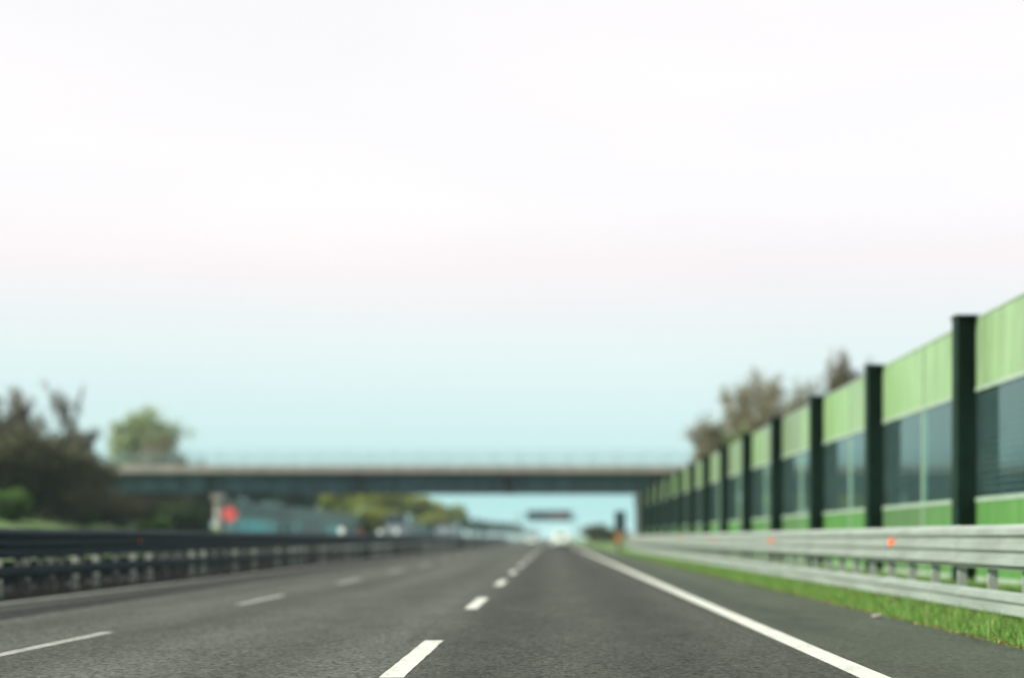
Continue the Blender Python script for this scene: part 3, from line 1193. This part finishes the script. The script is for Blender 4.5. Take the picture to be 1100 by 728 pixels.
def grow(height, seed, spread=0.5, levels=4, stems=1, r0=0.14, trunk_frac=0.3, up=0.25, kids=(2, 4)):
    """recursive limbs; returns list of (a, b, ra, rb, level)"""
    rnd = random.Random(seed)
    segs = []

    def go(p, d, ln, r, lv):
        nseg = 3 if lv < 2 else 2
        q = p.copy()
        for i in range(nseg):
            d = (d + Vector((rnd.gauss(0, .13), rnd.gauss(0, .13), rnd.gauss(0, .08) + up * 0.25))).normalized()
            q2 = q + d * (ln / nseg)
            r2 = r * (0.82 if lv else 0.88)
            segs.append((q.copy(), q2.copy(), r, r2, lv))
            q, r = q2, r2
            if lv < levels and (i > 0 or lv > 0):
                for _ in range(rnd.randint(*kids) if i == nseg - 1 else rnd.randint(1, 2)):
                    az = rnd.uniform(0, 2 * math.pi)
                    tilt = rnd.uniform(0.35, 0.95) * (spread * 2)
                    u = d.orthogonal().normalized()
                    w = d.cross(u)
                    nd = (d * math.cos(tilt) + (u * math.cos(az) + w * math.sin(az)) * math.sin(tilt)).normalized()
                    go(q, nd, ln * rnd.uniform(0.5, 0.78), r * 0.62, lv + 1)
    for s in range(stems):
        if stems == 1:
            go(Vector((0, 0, -0.1)), Vector((0, 0, 1)), height * trunk_frac, r0, 0)
        else:
            a = rnd.uniform(0, 6.28)
            go(Vector((math.cos(a) * .3, math.sin(a) * .3, -0.1)), Vector((math.cos(a) * spread, math.sin(a) * spread, 1)).normalized(), height * trunk_frac, r0, 1)
    top = max(s[1].z for s in segs)
    k = height / top
    return [(a * k, b * k, ra, rb, lv) for a, b, ra, rb, lv in segs]


def make_plant(name, height, seed, leaf, per, size, clump, leaf_levels, bark='bark', minr=0.012, rmax=None, **kw):
    segs = grow(height, seed, **kw)
    rng = np.random.default_rng(seed)
    b = MB()
    for a, c, ra, rb, lv in segs:
        b.tube(a, c, max(ra, minr), max(rb, minr * 0.8), n=6 if lv < 2 else 4, cap=False)
    pts = []
    for a, c, ra, rb, lv in segs:
        if lv >= leaf_levels:
            n_ = rng.poisson(per)
            if n_:
                t = rng.uniform(0, 1, (n_, 1))
                pts.append(np.array(a) * (1 - t) + np.array(c) * t + rng.normal(size=(n_, 3)) * clump)
    me_t = bpy.data.meshes.new('trunk')
    me_t.from_pydata(b.v, [], b.f)
    me_t.materials.append(M[bark])
    P = np.concatenate(pts)
    P = P[P[:, 2] > 0.05]
    if rmax:
        P = P[np.hypot(P[:, 0], P[:, 1]) < rmax * rng.uniform(0.75, 1.0, len(P))]
    me_c = leaf_mesh('crown', P, size, leaf, seed)
    return me_t, me_c


def place(proto, name, label, cat, loc, sc, rz, group=None):
    t = tag(empty(name, loc, rz), label, cat, group)
    t.scale = sc if isinstance(sc, tuple) else (sc, sc, sc)
    link('trunk' if cat == 'tree' else 'stem', proto[0], t)
    link('crown' if cat == 'tree' else 'foliage', proto[1], t)
    return t


P_SPRING = [make_plant('spring_tree', 8, 11 + i, 'leaf_spring', 16, 0.26, 0.30, 2, spread=0.45, r0=0.16, trunk_frac=0.28) for i in range(2)]
P_GREEN = [make_plant('green_tree', 8, 21 + i, 'leaf_green', 16, 0.26, 0.30, 2, spread=0.45, r0=0.16, trunk_frac=0.26) for i in range(2)]
P_PALE = [make_plant('pale_tree', 9, 31, 'leaf_pale', 11, 0.24, 0.28, 2, bark='bark_pale', spread=0.35, r0=0.15, trunk_frac=0.30)]
P_BARE = [make_plant('bare_tree', 10, 41 + i, 'leaf_olive', 7, 0.20, 0.20, 2, bark='bark_pale', minr=0.020, spread=0.40, r0=0.2, trunk_frac=0.28, kids=(2, 4)) for i in range(2)]
P_POP = [make_plant('poplar', 12, 51 + i, 'leaf_brown', 2.0, 0.18, 0.14, 2, bark='bark_pale', minr=0.020, spread=0.18, r0=0.15, trunk_frac=0.4, up=0.7) for i in range(2)]
P_THICK = [make_plant('thicket', 5, 61 + i, 'leaf_brown', 7, 0.24, 0.24, 2, bark='bark', minr=0.014, spread=0.5, stems=7, r0=0.07, trunk_frac=0.35, levels=4) for i in range(3)]
P_BUSH = [make_plant('bush', 3, 71 + i, 'leaf_dark', 22, 0.22, 0.24, 1, rmax=1.9, spread=0.35, stems=6, r0=0.05, trunk_frac=0.35, levels=4) for i in range(2)]
P_GBUSH = [make_plant('bush', 3, 81 + i, 'leaf_green', 22, 0.22, 0.24, 1, rmax=1.9, spread=0.35, stems=6, r0=0.05, trunk_frac=0.35, levels=4) for i in range(2)]
P_TEAL = [make_plant('far_tree', 8, 91 + i, 'leaf_teal', 16, 0.34, 0.34, 2, spread=0.45, r0=0.16, trunk_frac=0.22) for i in range(2)]

FPX = 1741.0


def atx(px, Y):
    return (px - 594.0) * Y / FPX


BP = [(-161, -0.3), (-160, 1.0), (-90, 3.0), (-45, 2.6), (-33, 2.1), (-30.5, 1.5), (-28.6, 0.5), (-27.5, 0.10), (-26.2, -0.02)]


def bank_z(x):
    for (a, za), (b_, zb) in zip(BP[:-1], BP[1:]):
        if a <= x <= b_:
            return za + (zb - za) * (x - a) / (b_ - a)
    return 0.0


def left_plant(proto, h0, name, label, cat, px, Y, h, wide=1.0, group=None, rz=None):
    x = atx(px, Y)
    s = h / h0
    return place(proto, name, label, cat, (x, Y, bank_z(x) - 0.05), (s * wide, s * wide, s), rz if rz is not None else (px * 1.7 + Y) % 6.28, group)


# left bank, in front of the overpass
left_plant(P_POP[0], 12, 'poplar_tree', 'thin bare tree at the far left edge above the thicket', 'tree', 8, 124, 10.5)
left_plant(P_POP[1], 12, 'poplar_tree', 'thin bare upright tree between the left edge and the pale green tree', 'tree', 68, 128, 11.2)
left_plant(P_PALE[0], 9, 'pale_tree', 'pale green tree rising above the left end of the overpass', 'tree', 128, 198, 14.6, 1.0)
left_plant(P_BARE[0], 10, 'bare_tree', 'bare brown tree just right of the pale green tree', 'tree', 162, 190, 11.5, 0.8)
left_plant(P_BARE[1], 10, 'bare_tree', 'olive-brown tree between the upright bare tree and the pale green tree', 'tree', 96, 192, 12.0, 0.9)
left_plant(P_THICK[2], 5, 'scrub_tree', 'low brown scrub tree peeping over the overpass beside the pale green tree', 'shrub', 190, 186, 8.6, 0.8)
left_plant(P_BARE[1], 10, 'bare_tree', 'leafless brown tree behind the thicket at the left edge', 'tree', 30, 134, 8.8, 0.9)
TH = 'brown scrub thicket on the left bank'
for i, (px, Y, h, w) in enumerate(((-12, 106, 6.6, 1.1), (22, 112, 6.0, 1.2), (46, 108, 5.2, 1.1), (74, 118, 4.0, 1.0), (104, 124, 2.5, 1.5), (132, 121, 2.1, 1.6), (158, 130, 2.3, 1.6),
                                   (178, 136, 2.2, 1.4), (34, 126, 6.8, 1.1), (88, 134, 3.4, 1.3), (146, 140, 2.6, 1.6), (6, 128, 7.2, 1.2), (58, 138, 6.4, 1.1), (118, 143, 3.0, 1.5),
                                   (112, 180, 6.2, 1.3), (146, 183, 6.2, 1.3), (180, 186, 6.0, 1.3), (212, 190, 5.6, 1.2))):
    left_plant(P_THICK[i % 3], 5, 'thicket_shrub', 'dense brown scrub shrub in the thicket on the left bank', 'shrub', px, Y, h, w, TH)
for i, (px, Y, h, lab) in enumerate(((204, 131, 2.9, 'dark green bush beside the left bridge pier'),
                                     (184, 126, 2.4, 'dark green bush left of the one beside the bridge pier'))):
    left_plant(P_BUSH[i % 2], 3, 'bush', lab, 'bush', px, Y, h, 1.0)
for i, (px, Y, h, lab) in enumerate(((8, 98, 1.8, 'bright green bush low at the left edge above the barrier'),
                                     (90, 112, 1.3, 'low green bush under the pale green tree'),
                                     (166, 118, 1.7, 'green bush before the thicket, left of the dark bushes'))):
    left_plant(P_GBUSH[i % 2], 3, 'bush', lab, 'bush', px, Y, h, 1.4)

# beyond the overpass, behind the teal barrier
SPR = 'yellow-green trees beyond the overpass'
for i, (px, Y, h, k) in enumerate(((362, 262, 7.6, 0), (378, 300, 8.6, 1), (398, 285, 8.6, 0), (417, 330, 9.6, 1), (440, 345, 9.4, 0), (458, 372, 9.6, 1), (474, 440, 9.4, 0), (488, 470, 9.0, 1), (430, 400, 9.0, 0), (410, 250, 6.0, 1), (466, 360, 6.8, 0), (386, 232, 5.4, 1))):
    left_plant(P_SPRING[k], 8, 'spring_tree', 'yellow-green spring tree under the overpass, behind the teal barrier', 'tree', px, Y, h, 1.25, SPR)
left_plant(P_TEAL[0], 8, 'dark_tree', 'dark tree at the right end of the yellow-green row', 'tree', 496, 505, 8.6, 0.9)
left_plant(P_TEAL[1], 8, 'dark_tree', 'dark tree just left of the bright sky gap under the overpass', 'tree', 304, 215, 6.8, 1.2)
left_plant(P_TEAL[0], 8, 'dark_tree', 'dark tree just right of the left bridge pier, under the deck', 'tree', 262, 205, 7.4, 1.2)
FARG = 'distant teal trees left of the gantry'
for i, (px, Y, h) in enumerate(((506, 570, 7.0), (515, 640, 7.2), (524, 720, 7.0), (533, 830, 8.5), (541, 930, 9.5), (549, 1080, 10.5), (556, 1300, 11), (563, 1600, 11), (570, 2000, 12))):
    left_plant(P_TEAL[i % 2], 8, 'distant_tree', 'distant teal tree on the horizon left of the gantry', 'tree', px, Y, h, 1.5, FARG)

# right side
place(P_THICK[0], 'brown_bush', 'rounded brown bush on the grass right of the white car', 'bush', (5.9, 214, 0.1), (0.62, 0.62, 0.58), 0.4)
place(P_THICK[1], 'brown_bush', 'lower brown bush behind the rounded one on the right', 'bush', (9.2, 244, 0.1), (0.72, 0.72, 0.5), 2.0)
place(P_GBUSH[0], 'bush', 'small green bush at the foot of the right bridge pier', 'bush', (11.3, 176, 0.1), (0.8, 0.8, 0.6), 1.0)
for proto, h0, px, Y, h, w, lab in ((P_BARE[0], 10, 790, 140, 15.0, 0.95, 'large bare brown tree rising behind the noise barrier'),
                                    (P_BARE[1], 10, 766, 152, 11.5, 0.8, 'smaller bare tree behind the barrier, nearest the overpass'),
                                    (P_BARE[1], 10, 846, 100, 11.5, 0.75, 'thin bare tree behind the barrier, second from the right'),
                                    (P_POP[0], 12, 905, 84, 11.0, 1.0, 'thin bare tree rising behind the barrier, nearest the camera'),
                                    (P_GREEN[0], 8, 812, 128, 9.6, 0.9, 'olive tree between the bare trees behind the barrier')):
    x = atx(px, Y)
    s = h / h0
    place(proto, 'bare_tree' if 'bare' in lab else 'olive_tree', lab, 'tree', (x, Y, 0.1), (s * w, s * w, s), px)
rr = random.Random(9)
for k in range(34):
    Y = 22 + k * 3.6 + rr.uniform(-1.6, 1.6)
    s = rr.uniform(0.7, 1.5)
    pr = P_BUSH[k % 2] if k % 5 else P_GBUSH[0]
    place(pr, 'hedge_bush', 'dark green bush seen through the clear panes of the right noise barrier', 'bush', (10.9 + rr.uniform(-0.7, 1.4), Y, 0.1), (s * 0.85, s * 0.85, s * 1.1), rr.uniform(0, 6), 'bushes behind the right noise barrier')

# ------------------------------------------------------------------ grass on the verge, litter


def verge_z(x):
    pr = [(4.60, -0.02), (4.72, 0.015), (5.0, 0.07), (5.6, 0.13), (6.4, 0.15), (7.3, 0.20), (8.4, 0.22)]
    return np.interp(x, [p[0] for p in pr], [p[1] for p in pr])


def blades(name, n, x0, x1, y0, y1, hmin, hmax, wid, mat, seed, power=1.8, label=None, cat=None):
    rng = np.random.default_rng(seed)
    y = y0 + (y1 - y0) * rng.uniform(0, 1, n) ** power
    x = rng.uniform(x0, x1, n) ** 1.0
    x = x + np.where(x < x0 + 0.15, 0.06 * np.sin(y * 2.1) * np.sin(y * 5.3 + 1), 0)
    # tufts: gather towards random centres
    tx = np.sin(x * 9 + y * 3.1) * np.sin(y * 7.3 - x * 4)
    h = rng.uniform(hmin, hmax, n) * (1 + 0.45 * tx) * np.clip((x - x0) / 0.12 + 0.45, 0.4, 1)
    a = rng.uniform(0, 2 * np.pi, n)
    w = wid * rng.uniform(0.6, 1.4, n) * (1 + (y - y0) / 40)
    z = verge_z(x) - 0.01
    lean = rng.normal(0, 0.45, (n, 2)) * h[:, None]
    p = np.stack([x, y, z], 1)
    dx = np.stack([np.cos(a) * w, np.sin(a) * w, np.zeros(n)], 1)
    top = p + np.stack([lean[:, 0], lean[:, 1], h], 1)
    v = np.stack([p - dx, p + dx, top], 1).reshape(-1, 3)
    me = bpy.data.meshes.new(name)
    me.vertices.add(3 * n)
    me.vertices.foreach_set('co', v.ravel())
    me.loops.add(3 * n)
    me.loops.foreach_set('vertex_index', np.arange(3 * n, dtype=np.int32))
    me.polygons.add(n)
    me.polygons.foreach_set('loop_start', np.arange(0, 3 * n, 3, dtype=np.int32))
    me.update(calc_edges=True)
    me.validate()
    me.materials.append(M[mat])
    return tag(link(name, me), label, cat, kind='stuff')


blades('dry_grass', 9000, 4.57, 7.6, 13, 90, 0.06, 0.20, 0.007, 'grass_dry', 3, 1.7, 'straw-coloured dry grass stalks among the green verge', 'grass')
blades('grass', 150000, 4.58, 7.6, 13, 125, 0.05, 0.15, 0.009, 'grass_blade', 1, 1.7, 'bright green grass growing on the right verge', 'grass')
rng = np.random.default_rng(5)
n = 1300
yy = 13 + 60 * rng.uniform(0, 1, n) ** 1.6
xx = 4.60 + np.abs(rng.normal(0, 0.05, n)) * np.where(rng.uniform(0, 1, n) < 0.75, -1, 1.2)
o = link('leaf_litter', leaf_mesh('leaf_litter', np.stack([xx, yy, 0.012 + 0 * xx], 1), 0.035, 'dry_leaf', 7))
tag(o, 'dry leaves and crumbs along the edge of the hard shoulder', 'leaf litter', kind='stuff')
# one pale stone on the shoulder edge
me = bpy.data.meshes.new('pebble')
bm = bmesh.new()
bmesh.ops.create_icosphere(bm, subdivisions=2, radius=0.05)
for v in bm.verts:
    v.co = Vector((v.co.x * 1.5, v.co.y * 1.1, v.co.z * 0.55)) * (1 + 0.18 * math.sin(v.co.x * 90 + v.co.y * 70))
bm.to_mesh(me)
bm.free()
me.materials.append(M['stone'])
o = link('pebble', me)
o.location = (4.42, 22.1, 0.012)
tag(o, 'small pale stone at the edge of the shoulder beside the grass', 'stone')

# ------------------------------------------------------------------ the hazy air
m, n_, l_, o_ = base_mat('air')
vol = n_.new('ShaderNodeVolumePrincipled')
vol.inputs['Color'].default_value = (0.70, 0.95, 0.97, 1)
vol.inputs['Density'].default_value = 0.00018
vol.inputs['Anisotropy'].default_value = 0.2
l_.new(vol.outputs[0], o_.inputs['Volume'])
hz = MB().box(-3100, 3100, -400, 5100, -1.2, 17.5).build('haze', 'air')
tag(hz, 'pale thin haze lying over the whole road', 'haze', kind='stuff')
